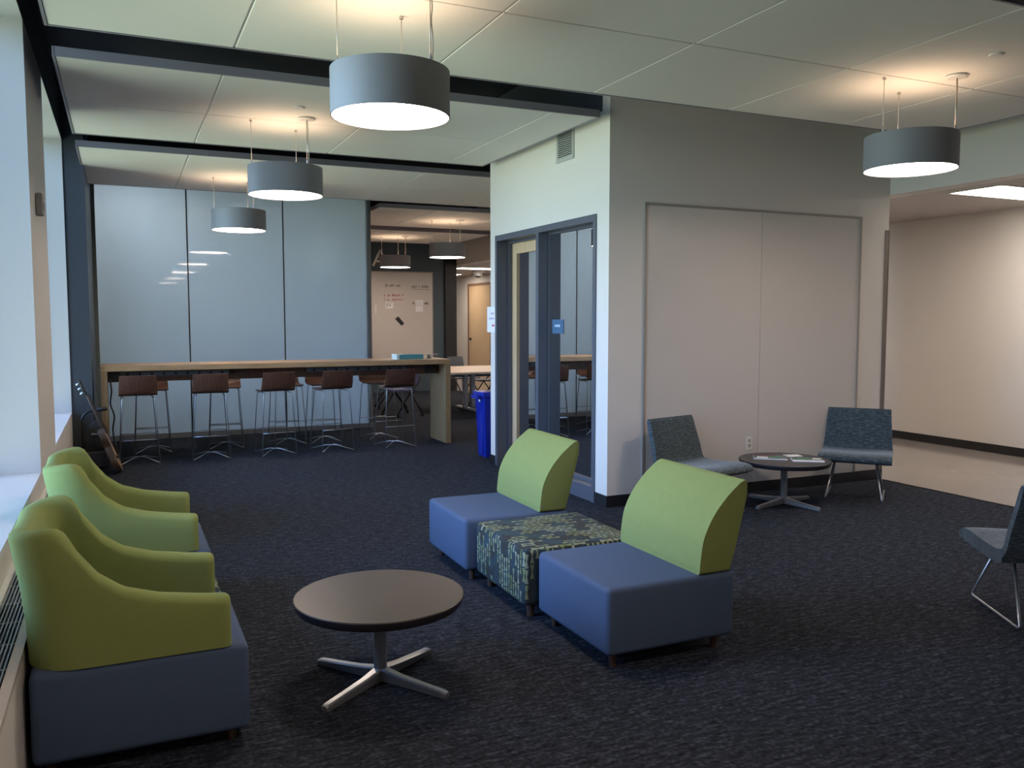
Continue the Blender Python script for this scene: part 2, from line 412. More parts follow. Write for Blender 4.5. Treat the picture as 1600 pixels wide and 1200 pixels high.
# convector cabinet under the windows
cv = thing('convector', 'beige convector cabinet with slotted top grille under the nearer window', 'heater', (0, 0, 0))
box('front_panel', (-.36, 1.4, 0), (-.345, 7.2, .43), M_WALL, cv)
box('lip', (-.375, 1.4, .43), (-.343, 7.2, .45), plain('convector_lip', (.5, .45, .42), .4), cv)
box('back_strip', (-.499, 1.4, .43), (-.475, 7.2, .455), M_REVEAL, cv)
g = bmesh.new()
for i in range(7): add_box(g, -.469 + i * .0135, 1.4, .43, -.464 + i * .0135, 7.2, .446)
for i in range(24): add_box(g, -.475, 1.45 + i * .25, .428, -.375, 1.46 + i * .25, .442)
bm_obj('grille', g, M_SILVER, cv, kind='stuff')
box('inside', (-.49, 1.4, .02), (-.365, 7.2, .38), M_PLENUM, cv)
box('end_cap', (-.497, 7.2, 0), (-.345, 7.21, .45), M_WALL, cv)

tag(box('wall_back', (WX - WIN_D, BACKY - .1, -.1), (RX, BACKY, TOPZ), M_FEATURE), 'slate blue wall behind the photographer', kind='structure')
tag(box('wall_far', (WX, FARY, -.1), (RX + .1, FARY + .1, TOPZ), M_WALL), 'far end wall of the corridor', kind='structure')
# corridor wall with far door
tag(box('wall_right', (RX, BACKY, -.1), (RX + .1, FARY, TOPZ), M_WALL), 'long off-white corridor wall', kind='structure')
tag(box('baseboard_right', (RX - .012, BACKY, -.004), (RX, 22.2, .10), M_BASE), 'black rubber baseboard of the corridor wall', kind='structure')
dr = thing('door_2', 'pale maple door in the far corridor wall', None, kind='structure')
boxes('door_frame', [((RX - .03, 23.88, 0), (RX, 23.98, 2.66)), ((RX - .03, 22.2, 0), (RX, 22.28, 2.66)), ((RX - .03, 22.28, 2.58), (RX, 23.88, 2.66))], plain('brown_jamb', (.22, .12, .07), .5), dr)
box('door_leaf', (RX - .02, 22.28, 0), (RX - .002, 23.88, 2.58), M_DOORW, dr)
lathe('door_knob', [(0, 0), (.03, 0), (.04, .03), (.03, .06), (0, .065)], M_BLACK, dr, 16, loc=(RX - .02, 23.72, 1.02)).rotation_euler = (0, R(-90), 0)
# corridor ceiling and bulkhead
tag(box('ceiling', (7.13, BACKY, 2.90), (RX, FARY, 2.98), plain('corridor_ceiling', (.50, .46, .44), .8)), 'lower flat ceiling of the corridor', kind='structure')
tag(box('wall_bulkhead', (CX, BACKY, 2.82), (7.13, 18.2, TOPZ), M_WALL), 'off-white bulkhead along the corridor edge of the lounge', kind='structure')
def troffer(y, label, x0=7.76):
    t = thing('ceiling_light', label, 'ceiling light', (x0, y, 2.9), 0, 'recessed corridor lights')
    boxes('frame', [((0, 0, -.012), (1.22, .025, 0)), ((0, .585, -.012), (1.22, .61, 0)), ((0, .025, -.012), (.025, .585, 0)), ((1.195, .025, -.012), (1.22, .585, 0))], M_WHITEP, t)
    box('lens', (.025, .025, -.008), (1.195, .22, -.002), M_TROF, t); box('lens', (.025, .39, -.008), (1.195, .585, -.002), M_TROF, t)
    box('centre_basket', (.025, .22, -.012), (1.195, .39, -.003), M_TROF, t)
for i, (x, y) in enumerate(((-.35, 12.9), (.9, 14.2), (-.35, 14.2))):  # unseen lights added in this room to brighten the frosted glass
    t = thing('ceiling_light', ('window-side front', 'partition-side front', 'window-side rear', 'partition-side rear')[i] + ' fill light added behind the frosted glass', 'ceiling light', (x, y, 3.60), 0, 'added fill lights behind the frosted glass')
    box('frame', (-.02, -.02, -.02), (1.02, .62, -.001), M_WHITEP, t); box('lens', (0, 0, -.024), (1.0, .6, -.021), emit('added_fill_lens', (.80, .92, 1.0), 10.0) if i == 0 else MATS['added_fill_lens'], t)
for y, l in ((5.62, 'lit rectangular corridor light seen beyond the drum pendant'), (.8, 'lit corridor light behind the photographer'),
             (10.6, 'lit corridor light behind the meeting room'), (15.4, 'lit corridor light beside the far lounge'), (20.0, 'lit corridor light before the far maple door'), (23.0, 'lit corridor light nearest the far end wall')):
    troffer(y, l)

# meeting-room block
tag(box('wall_front', (BX, BY, 0), (CX, BY + .12, TOPZ), M_WALL), 'off-white front wall of the meeting room block', kind='structure')
tag(box('wall_block_corridor', (CX - .12, BY + .12, 0), (CX, BY2, TOPZ), M_WALL), 'block wall along the corridor', kind='structure')
tag(box('wall_block_rear', (BX, BY2 - .12, 0), (CX - .12, BY2, TOPZ), M_WALL), 'rear wall of the meeting room block', kind='structure')
DY0, DY1, DZ = 6.40, 8.56, 2.50
DX = BX + .22
tag(box('wall_block_side', (BX, BY + .12, 3.34), (DX, BY2 - .12, TOPZ), M_DARK), 'block side strip above the hanging panels with its shade painted in', kind='structure')  # shade above the panels, put into the wall as a dark colour
for a, c in (((BX, BY + .12, 0), (DX, DY0, 3.34)), ((BX, DY1, 0), (DX, BY2 - .12, 3.34)), ((BX, DY0, DZ), (DX, DY1, 3.34))):
    tag(box('wall_block_side', a, c, M_WALL), 'off-white side wall of the meeting room around its glazed door', kind='structure')
tag(boxes('baseboard_front', [((BX - .012, BY - .012, 0), (CX, BY, .10)), ((BX - .012, BY, 0), (BX, DY0, .10)), ((BX - .012, DY1, 0), (BX, BY2, .10))], M_BASE), 'black baseboard of the meeting room block', kind='structure')
tag(boxes('trim_2', [((CX - .045, BY - .006, .10), (CX + .006, BY, 2.476)), ((CX, BY - .006, .10), (CX + .006, BY + .045, 2.476))], plain('corner_guard_brown', (.17, .13, .11), .45)), 'brown corner guard at the corridor end of the front wall', kind='structure')
d1 = thing('door_1', 'grey framed maple door and sidelight of the meeting room', None, kind='structure')
FX0 = BX - .012
boxes('door_frame', [((FX0, DY0, 0), (DX, DY0 + .05, DZ)), ((FX0, DY1 - .05, 0), (DX, DY1, DZ)), ((FX0, DY0 + .05, DZ - .06), (DX, DY1 - .05, DZ))], M_FRAME, d1)
box('mullion', (FX0, 7.50, 0), (DX, 7.56, DZ - .06), M_FRAME, d1)
boxes('sidelight_rail', [((FX0 + .01, DY0 + .05, 0), (DX, 7.50, .13))], M_FRAME, d1)
boxes('door_stop', [((DX - .10, DY1 - .075, 0), (DX - .06, DY1 - .05, DZ - .06)), ((DX - .10, 7.56, 0), (DX - .06, 7.575, DZ - .06)), ((DX - .10, 7.575, DZ - .085), (DX - .06, DY1 - .075, DZ - .06)),
                    ((DX - .125, 7.475, .13), (DX - .085, 7.50, DZ - .06)), ((DX - .125, DY0 + .05, .13), (DX - .085, DY0 + .07, DZ - .06)), ((DX - .125, DY0 + .07, DZ - .08), (DX - .085, 7.475, DZ - .06)), ((DX - .125, DY0 + .07, .13), (DX - .085, 7.475, .16))], M_FRAME, d1)
box('sidelight_glass', (DX - .11, DY0 + .07, .16), (DX - .10, 7.475, DZ - .08), M_DGLASS, d1)
la, lb, lz = 7.578, DY1 - .053, DZ - .066
leaf = boxes('door_leaf', [((DX - .058, lb - .13, .012), (DX - .012, lb, lz)), ((DX - .058, la, .012), (DX - .012, la + .13, lz)), ((DX - .058, la + .13, lz - .13), (DX - .012, lb - .13, lz)), ((DX - .058, la + .13, .012), (DX - .012, lb - .13, .27))], M_DOORW, d1)
box('door_glass', (DX - .04, la + .13, .27), (DX - .032, lb - .13, lz - .13), M_DGLASS, leaf)
tube('door_handle', fillet([(DX - .058, la + .065, 1.02), (DX - .12, la + .065, 1.02), (DX - .12, la + .19, 1.02)], .02), .01, M_SILVER, leaf)
sg = box('room_sign', (DX - .114, 7.20, 1.465), (DX - .1105, 7.43, 1.60), M_SIGN)
tag(sg, 'small blue room sign on the sidelight glass', 'sign')
boxes('lettering', [((DX - .116, 7.27 + i * .028, 1.528), (DX - .114, 7.29 + i * .028, 1.552)) for i in range(4)], plain('pale_blue_print', (.45, .6, .75), .5), sg, kind='stuff')
pp = box('paper_notice', (BX - .004, 8.575, 1.46), (BX - .0005, 8.80, 1.74), M_PAPER)
tag(pp, 'white paper notice with red bar beside the maple door frame', 'notice')
boxes('print', [((BX - .0052, 8.60, 1.525), (BX - .004, 8.66, 1.545))], M_INKR, pp, label='red bar')
boxes('print', [((BX - .0052, 8.60 + i * .022, z), (BX - .004, 8.612 + i * .022, z + .022)) for z in (1.655, 1.60) for i in range(5 if z > 1.62 else 7)], M_INKP, pp, label='pale violet lettering', kind='stuff')
# vent on the block side wall
vt = thing('wall_vent', 'slatted air vent high on the pale wall above the maple door', 'vent', (BX, 6.97, 3.17))
boxes('vent_frame', [((-.012, -.165, -.135), (-.0005, -.135, .20)), ((-.012, .135, -.135), (-.0005, .165, .20)), ((-.012, -.135, -.135), (-.0005, .135, -.10)), ((-.012, -.135, .17), (-.0005, .135, .20))], plain('vent_paint', (.42, .43, .42), .4), vt)
box('backing', (-.003, -.135, -.10), (-.0005, .135, .17), M_PLENUM, vt)
boxes('slats', [((-.012, -.135, -.098 + i * .018), (-.003, .135, -.091 + i * .018)) for i in range(15)], MATS['vent_paint'], vt, kind='stuff')
# writable panels on the front wall
wb = thing('wall_whiteboard', 'large two-panel writable board set into the front wall', 'whiteboard', (0, BY, 0))
x0, x1, zt = 4.07, 6.56, 2.59
for a, b in ((x0 + .02, 5.337), (5.341, x1 - .02)): box('panel', (a, -.008, .10), (b, -.0005, zt - .02), M_WBOARD, wb)
boxes('trim', [((x0, -.016, .10), (x0 + .02, -.0005, zt)), ((x1 - .02, -.016, .10), (x1, -.0005, zt)), ((x0 + .02, -.016, zt - .02), (x1 - .02, -.0005, zt))], M_WBTRIM, wb)
ot = thing('wall_outlet', 'white wall outlet above the round corner table', 'outlet', (5.235, BY - .009, .465))
box('plate', (-.037, -.006, -.06), (.037, 0, .06), M_WHITEP, ot, bev=.002)
boxes('socket', [((-.016, -.008, .008), (.016, -.006, .038)), ((-.016, -.008, -.038), (.016, -.006, -.008))], plain('socket_grey', (.35, .34, .33), .5), ot)

# glass wall behind the bar table
seams = [-.295, .855, 2.12, 3.385]
gw = thing('wall_glass', 'tall glossy frosted glass wall behind the bar table', None, kind='structure')
box('head_rail', (-.295, GY - .006, 3.605), (3.385, GY + .05, TOPZ), M_DARK, gw)
for a, b in zip(seams, seams[1:]): box('glass_panel', (a + .008, GY, .07), (b - .008, GY + .012, 3.6), M_BPG, gw)
boxes('gasket', [((x - .008, GY + .002, .07), (x + .008, GY + .011, 3.6)) for x in seams[1:-1]], M_BLACK, gw)
box('bottom_rail', (-.295, GY - .006, 0), (3.385, GY + .012, .068), M_SILVER, gw)
box('edge_strip', (-.295, GY - .03, .07), (-.25, GY - .002, 3.6), plain('grey_green_strip', (.16, .19, .19), .5), gw)
tag(box('wall_partition', (3.30, GY + .02, 0), (3.385, 18.2, TOPZ), M_WALL), 'side of the glass wall room facing the far lounge', kind='structure')
# slate blue wall with whiteboard
FY = 18.2
tag(box('wall_slate', (3.385, FY, 0), (6.93, FY + .15, TOPZ), M_FEATURE), 'slate blue wall at the end of the far lounge', kind='structure')
tag(box('ceiling', (WX, GY + .05, 3.60), (3.30, 18.2, 3.64), M_REVEAL), 'white ceiling of the room behind the frosted glass', kind='structure')
tag(box('wall_room_rear', (WX, FY, 0), (3.385, FY + .15, TOPZ), M_WALL), 'rear wall of the room behind the frosted glass', kind='structure')
tag(box('trim_3', (6.66, FY - .06, 0), (6.93, FY, TOPZ), M_BLACK), 'black edge pilaster of the slate blue wall', kind='structure')
fw = thing('whiteboard', 'big far whiteboard with notes and handwriting on the slate blue wall', 'whiteboard', (0, FY, 0))
box('board', (4.70, -.03, .62), (6.36, -.0005, 2.635), M_WBOARD, fw)
boxes('frame', [((4.68, -.035, .60), (4.70, -.0005, 2.655)), ((6.36, -.035, .60), (6.38, -.0005, 2.655)), ((4.70, -.035, 2.635), (6.36, -.0005, 2.655))], M_WBTRIM, fw)
box('edge_pull', (5.03, -.045, 1.72), (5.075, -.03, 1.92), M_WHITEP, fw)
def scribble(name, x, z, w, h, mat, parent, n):
    bm = bmesh.new(); dx = w / n
    for i in range(n):
        if random.random() < .12: continue
        a = x + i * dx
        add_tube(bm, [(a, -.0315, z + random.uniform(0, .3) * h), (a + dx * .35, -.0315, z + random.uniform(.7, 1.1) * h), (a + dx * .8, -.0315, z + random.uniform(0, .4) * h)], .005, 4)
    return bm_obj(name, bm, mat, parent, kind='stuff')
scribble('handwriting', 5.28, 2.31, .38, .07, M_INKD, fw, 11)
scribble('handwriting', 5.88, 2.29, .40, .07, M_INKD, fw, 12)
box('underline', (5.87, -.0325, 2.265), (6.30, -.0305, 2.273), M_INKD, fw)
scribble('handwriting', 5.25, 2.10, .14, .06, M_INKR, fw, 5); scribble('handwriting', 5.43, 2.10, .26, .06, M_INKR, fw, 8)
scribble('handwriting', 5.25, 2.01, .14, .06, M_INKR, fw, 5); scribble('handwriting', 5.44, 2.01, .26, .06, M_INKR, fw, 8)
scribble('handwriting', 5.87, 1.93, .08, .06, M_INKD, fw, 3); scribble('handwriting', 6.18, 1.93, .09, .06, M_INKD, fw, 4)
nb = tag(box('note_sheet', (5.28, FY - .034, 1.84), (5.46, FY - .0305, 1.98), M_PAPER), 'small white note with sketched lines on the far whiteboard', 'note')
boxes('print', [((5.30, FY - .0352, 1.95), (5.42, FY - .034, 1.957)), ((5.31, FY - .0352, 1.88), (5.325, FY - .034, 1.94)), ((5.36, FY - .0352, 1.90), (5.40, FY - .034, 1.92))], M_INKD, nb, kind='stuff')
nb = tag(box('note_sheet', (5.965, FY - .040, 1.77), (6.14, FY - .0375, 2.03), M_PAPER), 'taller white note with ruled lines on the far whiteboard', 'note')
boxes('print', [((5.98, FY - .0412, 1.90 + i * .035), (6.12, FY - .040, 1.906 + i * .035)) for i in range(3)], MATS['socket_grey'], nb, kind='stuff')
er = box('eraser', (-.10, -.02, -.035), (.10, .02, .035), M_BLACK, bev=.006)
er.location = (5.60, FY - .0515, 1.57); er.rotation_euler = (0, R(48), 0); tag(er, 'black eraser stuck askew on the far whiteboard', 'eraser')
# big white letter A on the slate wall
bm = bmesh.new()
def bar2(bm, p, q, w):
    p, q = Vector((p[0], 0, p[1])), Vector((q[0], 0, q[1])); d = (q - p).normalized(); nn = Vector((-d.z, 0, d.x)) * w / 2
    vs = [bm.verts.new(v + Vector((0, y, 0))) for y in (-.02, 0) for v in (p - nn, q - nn, q + nn, p + nn)]
    for f in ((0, 1, 2, 3), (7, 6, 5, 4), (0, 4, 5, 1), (1, 5, 6, 2), (2, 6, 7, 3), (3, 7, 4, 0)): bm.faces.new([vs[i] for i in f])
bar2(bm, (0, 0), (.16, .34), .045); bar2(bm, (.16, .34), (.32, 0), .045); bar2(bm, (.07, .10), (.25, .10), .04)
la_ = bm_obj('wall_letter', bm, M_WHITEP, loc=(5.02, FY - .0005, 2.76)); tag(la_, 'white raised letter A on the slate blue wall', 'letter')

# ================================================================ hanging ceiling panels
XS_FULL = [-.32, .68, 1.915, 3.16, 4.38, 5.57, 6.62]
def cloud(y0, y1, xs, label, ends=None):
    c = thing('ceiling', label, None, (0, 0, CZ), kind='structure')
    x0, x1 = xs[0], xs[-1]; g = .006
    ym = (y0 + y1) / 2
    for a, b in zip(xs, xs[1:]):
        for p, q in ((y0, ym), (ym, y1)):
            box('ceiling_panel', (a + g, p + g, 0), (b - g, q - g, .02), M_CEIL, c, bev=.003)
    boxes('edge_trim', [((x0, y0 - .012, -.004), (x1, y0 + .004, .055)), ((x0, y1 - .004, -.004), (x1, y1 + .012, .055)), ((x0 - .012, y0 - .012, -.004), (x0 + .004, y1 + .012, .055)), ((x1 - .004, y0 - .012, -.004), (x1 + .012, y1 + .012, .055))], M_TRIMMETAL, c)
    boxes('tee_grid', [((x - .0058, y0 + .01, .004), (x + .0058, y1 - .01, .03)) for x in xs[1:-1]] + [((x0, ym - .0058, .010), (x1, ym + .0058, .03))], plain('tee_metal', (.5, .5, .5), .5) if 'tee_metal' not in MATS else MATS['tee_metal'], c)
    return c
P0 = 6.136
cl = ['hanging ceiling panels over the armless chairs', 'hanging ceiling panels between meeting room door and windows', 'hanging ceiling panels above the bar table', 'hanging ceiling panels beyond the glass wall', 'hanging ceiling panels nearest the slate blue wall']
cloud(P0 - 3.058, P0 - 3.058 + 2.44, XS_FULL, cl[0])
cloud(P0, P0 + 2.44, [-.32, .68, 1.915, 3.16, 3.575], cl[1])
cloud(P0 + 3.058, P0 + 3.058 + 2.44, XS_FULL, cl[2])
cloud(P0 + 6.116, P0 + 6.116 + 2.44, [3.50, 4.38, 5.57, 6.62], cl[3])
cloud(P0 + 9.174, P0 + 9.174 + 2.44, [3.50, 4.38, 5.57, 6.62], cl[4])
cloud(P0 - 6.116, P0 - 6.116 + 2.44, XS_FULL, 'hanging ceiling panels over the photographer')
cloud(P0 - 9.174, P0 - 9.174 + 2.44, XS_FULL, 'hanging ceiling panels nearest the wall behind the photographer')
for x, y, z, l in ((1.31, 6.81, CZ, 'white round sprinkler cover between nearest and second pendant'), (4.98, 3.68, CZ, 'white round sprinkler cover nearest the corridor pendant'), (8.0, 7.3, 2.9, 'small round cover on the corridor ceiling')):
    tag(lathe('sprinkler_cover', [(0, 0), (.045, 0), (.045, -.006), (.038, -.010), (0, -.011)], M_WHITEP, None, 24, loc=(x, y, z - .0005)), l, 'sprinkler cover', 'sprinkler covers')

# ================================================================ drum pendants
def make_pendant():
    t = thing('pendant_lamp', '', 'pendant lamp', (0, 0, 0), 0, 'grey drum pendants')
    ro, zb, zt = .305, -.600, -.368
    lathe('shade', [(ro, zb), (ro, zt), (ro - .006, zt), (ro - .006, zb)], M_SHADE, t, 64, smooth=True)
    lathe('diffuser', [(0, zb + .012), (ro - .008, zb + .012), (ro - .008, zb + .018), (0, zb + .018)], M_DOWN, t, 64)
    lathe('uplight', [(0, zt - .10), (ro - .007, zt - .10), (ro - .007, zt - .085), (0, zt - .085)], M_UP, t, 48)
    for a in (180, 60, -60):
        x, y = .272 * math.cos(R(a)), .272 * math.sin(R(a)); main = a == -60
        wire = tube('suspension_cable', [(x, y, zt - .01), (x, y, -.012)], .0025 if not main else .0035, M_WIRE, t, 6)
        lathe('ceiling_mount', [(0, -.011), (.012, -.011), (.012, -.004), (.008, 0), (0, 0)] if not main else [(0, -.014), (.06, -.014), (.072, -.006), (.072, 0), (0, 0)], M_WHITEP if main else M_WIRE, t, 24, loc=(x, y, -.0045))
        lathe('gripper', [(0, 0), (.006, 0), (.006, .035), (.003, .05), (0, .05)], M_CHROME, t, 10, loc=(x, y, zt - .005))
        if main:
            tube('power_cord', catmull([(x + .008, y, zt), (x + .016, y + .005, zt + .09), (x + .006, y, zt + .2), (x + .012, y + .003, -.10), (x + .006, y, -.014)], 5), .0035, M_WIRE, t, 6)
    return t
pend = make_pendant()
PL = [((1.30, 4.34), 'drum pendant hanging nearest, before the first dark ceiling gap'), ((1.30, 7.40), 'second drum pendant in the window-side row'), ((1.30, 10.50), 'third drum pendant, over the bar table'),
      ((5.035, 4.34), 'drum pendant near the corridor above the dark corner table'), ((5.035, 13.60), 'drum pendant of the far lounge nearer the corridor door'), ((5.035, 16.60), 'farthest drum pendant before the slate blue wall'),
      ((1.30, 1.28), 'drum pendant just behind the photographer'), ((1.30, -1.78), 'window-side drum pendant farthest behind the photographer')]
for i, ((x, y), l) in enumerate(PL):
    o = pend if i == 0 else copy_tree(pend); relabel(o, l, (x, y, CZ))

# ================================================================ armless lounge chairs and ottomans
def cushion_box(name, c0, c1, mat, parent, bev=.03, uvs=False):
    bm = bmesh.new(); add_box(bm, *c0, *c1, bev, 4)
    # gentle crown on top
    z1 = c1[2]; cx, cy = (c0[0] + c1[0]) / 2, (c0[1] + c1[1]) / 2
    o = bm_obj(name, bm, mat, parent)
    if uvs: box_uv(o.data)
    for p in o.data.polygons: p.use_smooth = True
    o.data.set_sharp_from_angle(angle=R(60)) if hasattr(o.data, 'set_sharp_from_angle') else None
    return o
def four_legs(parent, x0, x1, y0, y1, h, mat, r=.02):
    for x in (x0, x1):
        for y in (y0, y1): lathe('leg', [(0, 0), (r * .8, 0), (r, h), (0, h)], mat, parent, 16, loc=(x, y, 0))
def make_armless():
    t = thing('lounge_chair', '', 'lounge chair', (0, 0, 0), 0, 'armless lounge chairs')
    cushion_box('seat', (0, 0, .07), (.715, .715, .388), M_BLUEF, t, .028)
    front = catmull([(.505, .389), (.512, .47), (.530, .565), (.582, .665), (.655, .748), (.722, .803), (.752, .822), (.775, .826)], 4)
    back = [(.786, .818), (.788, .80), (.781, .755), (.715, .50), (.690, .389)]
    prof = [(p[0], p[1]) for p in [tuple(v)[:2] for v in catmull([(a, b, 0) for a, b in [(.505, .389), (.512, .47), (.530, .565), (.582, .665), (.655, .748), (.722, .803), (.752, .822), (.775, .826)]], 4)]] + back
    prism('backrest', prof, 'Y', .004, .711, M_GREENF, t, bev=.014, seg=3)
    four_legs(t, .07, .645, .07, .645, .072, M_LEGW)
    return t
ac = make_armless(); relabel(ac, 'nearer armless blue chair with curved lime back, by the camera side of the ottoman', (1.955, 3.235, 0))
a2 = copy_tree(ac); relabel(a2, 'farther armless blue chair with curved lime back, before the meeting room door', (1.862, 4.752, 0), R(-1.0))
def make_ottoman():
    t = thing('ottoman', '', 'ottoman', (0, 0, 0), 0, 'bowtie patterned ottomans')
    cushion_box('cushion', (0, 0, .075), (.70, .70, .385), M_BOW, t, .03, uvs=True)
    four_legs(t, .07, .63, .07, .63, .077, M_LEGW, .024)
    return t
om = make_ottoman(); relabel(om, 'patterned square ottoman between the two armless chairs', (1.905, 4.005, 0), R(-.6))
o2 = copy_tree(om); relabel(o2, 'patterned ottoman squeezed between the two green armchairs', (-.318, 4.0, 0), 0)

# ================================================================ armchairs (wrap-around green shell)
def make_armchair():
    t = thing('armchair', '', 'armchair', (0, 0, 0), 0, 'wrap-around armchairs')
    # local: x forward from -.33 to .40, y across 0..0.71
    cushion_box('seat', (-.325, 0, .05), (.405, .71, .385), M_BLUEF, t, .03)
    w = .71; th = .095; rc = .17
    path = []     # (x, y) outer plan, height, lean
    xb, xf = -.335, .315
    pts = []
    def H(x):
        K = [(.32, .575), (.25, .583), (.10, .607), (-.02, .645), (-.10, .705), (-.16, .785), (-.215, .862), (-.26, .889), (-.34, .885)]
        K = K[::-1]
        for (a, ha), (b, hb) in zip(K, K[1:]):
            if a <= x <= b:
                s = (x - a) / (b - a); return ha + (hb - ha) * s
        return K[0][1] if x < K[0][0] else K[-1][1]
    nA, nC, nB = 22, 10, 14
    for i in range(nA): x = xf + (xb + rc - xf) * i / nA; pts.append((x, 0, 0, -1))
    for i in range(nC + 1):
        a = math.pi * 1.5 - (math.pi / 2) * i / nC; pts.append((xb + rc + rc * math.cos(a), rc + rc * math.sin(a), math.cos(a), math.sin(a)))
    for i in range(1, nB): pts.append((xb, rc + (w - 2 * rc) * i / nB, -1, 0))
    half = pts[:]
    for i in range(nC + 1):
        a = math.pi - (math.pi / 2) * i / nC; pts.append((xb + rc + rc * math.cos(a), w - rc + rc * math.sin(a), math.cos(a), math.sin(a)))
    for i in range(1, nA + 1): x = (xb + rc) + (xf - xb - rc) * i / nA; pts.append((x, w, 0, 1))
    bm = bmesh.new(); rings = []; z0 = .383
    m = len(pts)
    for i, (x, y, nx, ny) in enumerate(pts):
        # how far round the back: 0 on arms, 1 on the back
        k = abs(nx)
        h = H(x) if k < .999 else .862
        if k > 0 and k < .999: h = .886 * (1 - k ** 3) + .862 * k ** 3 if x < -.25 else H(x)
        if k >= .999:
            s = abs((y - w / 2) / (w / 2 - rc)); h = .850 + .014 * min(1, s) ** 2
        lean = .055 * k
        tt = th * (1 - .12 * k)
        # arm nose rounds off at the front
        end = min(i, m - 1 - i); tt2 = tt
        ring = []
        def P(off, z):
            f = (z - z0) / (h - z0); l = lean * f * f
            return bm.verts.new((x - nx * off + nx * l, y - ny * off + ny * l, z))
        zr = h - .035
        zs = [z0, z0 + (zr - z0) * .33, z0 + (zr - z0) * .66, zr]
        for z in zs: ring.append(P(0, z))
        for a in (30, 60, 90, 120, 150):
            ring.append(P(tt2 / 2 - tt2 / 2 * math.cos(R(a)), zr + .035 * math.sin(R(a))))
        for z in zs[::-1]: ring.append(P(tt2, z))
        rings.append(ring)
    for a, b in zip(rings, rings[1:]):
        for j in range(len(a) - 1): bm.faces.new((a[j], a[j + 1], b[j + 1], b[j]))
        bm.faces.new((a[-1], a[0], b[0], b[-1]))
    for rg, sgn in ((rings[0], 1), (rings[-1], -1)):   # rounded noses
        cx = sum(v.co.x for v in rg) / len(rg)
        cyy = sum(v.co.y for v in rg) / len(rg); prev = rg
        for d, s in ((.016, .93), (.026, .72), (.030, .40)):
            cur = []
            for v in rg:
                zz = z0 + (v.co.z - z0) * (1 - (1 - s) * .18) if v.co.z > z0 + .01 else v.co.z
                cur.append(bm.verts.new((v.co.x + d, cyy + (v.co.y - cyy) * s, zz)))
            for j in range(len(rg)):
                j2 = (j + 1) % len(rg); bm.faces.new((prev[j], prev[j2], cur[j2], cur[j]))
            prev = cur
        bm.faces.new(prev)
    o = bm_obj('shell', bm, M_GREENF, t); auto_smooth(o, 70)
    four_legs(t, -.27, .34, .07, .64, .052, M_LEGW)
    return t
ar = make_armchair(); relabel(ar, 'nearest green wrap-around armchair with slate blue base', (0, 3.262, 0))
ar2 = copy_tree(ar); relabel(ar2, 'farther green wrap-around armchair next to the window pier', (0, 4.725, 0))

# ================================================================ round tables
def make_round_table(r, mt):
    t = thing('round_table', '', 'table', (0, 0, 0), 0, None)
    lathe('tabletop', [(0, .392), (r - .004, .392), (r, .388)], mt, t, 96)
    bpy.data.objects[-1] if False else None
    lathe('edge_band', [(r, .3885), (r + .001, .380), (r - .012, .352), (r - .05, .350), (0, .350)], M_EDGE, t, 96, smooth=True)
    lathe('column', [(.029, .03), (.029, .345), (.09, .349), (0, .349)], M_SILVER, t, 32, smooth=True)
    for a in (0, 90, 180, 270):
        bm = bmesh.new(); prof = [(.02, .008, .024, .062), (.12, .006, .020, .047), (.25, .004, .019, .036), (.345, .002, .019, .029), (.362, .002, .016, .024)]
        rings = []
        for x, z0, hw, z1 in prof:
            rings.append([bm.verts.new(p) for p in ((x, -hw, z0), (x, hw, z0), (x, hw, z1 - .006), (x, hw - .007, z1), (x, -hw + .007, z1), (x, -hw, z1 - .006))])
        for p, q in zip(rings, rings[1:]):
            for j in range(6): bm.faces.new((p[j], p[(j + 1) % 6], q[(j + 1) % 6], q[j]))
        bm.faces.new(rings[0][::-1]); bm.faces.new(rings[-1])
        o = bm_obj('foot', bm, M_CHROME, t); o.rotation_euler = (0, 0, R(a)); auto_smooth(o, 30)
    return t
rt = make_round_table(.372, M_TOP); relabel(rt, 'low round coffee table with brown-grey top in front of the armchairs', (1.005, 3.600, 0), R(35))
rt2 = make_round_table(.385, M_TOP2); relabel(rt2, 'low round corner table with charcoal top by the front wall', (5.205, 5.69, 0), R(12))
# magazines on the corner table
mg = thing('magazine', 'magazine with grey-green cover and maroon title band on the corner table', 'magazine', (5.14, 5.80, .3925), R(-38))
box('pages', (-.14, -.10, 0), (.14, .10, .008), M_PAPER, mg); box('cover_print', (-.138, -.098, .0081), (.138, .098, .009), plain('grey_green_print', (.10, .14, .13), .35), mg); box('title_band', (-.135, .03, .0091), (.05, .09, .0098), M_MAROON, mg)
box('picture', (-.11, -.08, .0091), (-.02, -.01, .0105), M_PAPER, mg); box('picture', (.0, -.05, .0091), (.09, .02, .0105), M_GREEN, mg)
mg2 = thing('magazine', 'thinner magazine with white lower edge in front on the corner table', 'magazine', (5.33, 5.55, .3925), R(-35))
box('pages', (-.13, -.085, 0), (.13, .085, .010), M_PAPER, mg2, bev=.001); box('cover_print', (-.128, -.04, .0101), (.128, .083, .011), MATS['grey_green_print'], mg2); box('picture', (-.10, .0, .0111), (.03, .065, .012), M_GREEN, mg2); box('picture', (.05, .01, .0111), (.12, .07, .012), M_PAPER, mg2)
cd = box('leaflet', (-.07, -.05, 0), (.07, .05, .004), M_PAPER); cd.location = (5.40, 5.80, .3925); cd.rotation_euler = (0, 0, R(-15)); tag(cd, 'small white leaflet beside the magazines', 'leaflet')

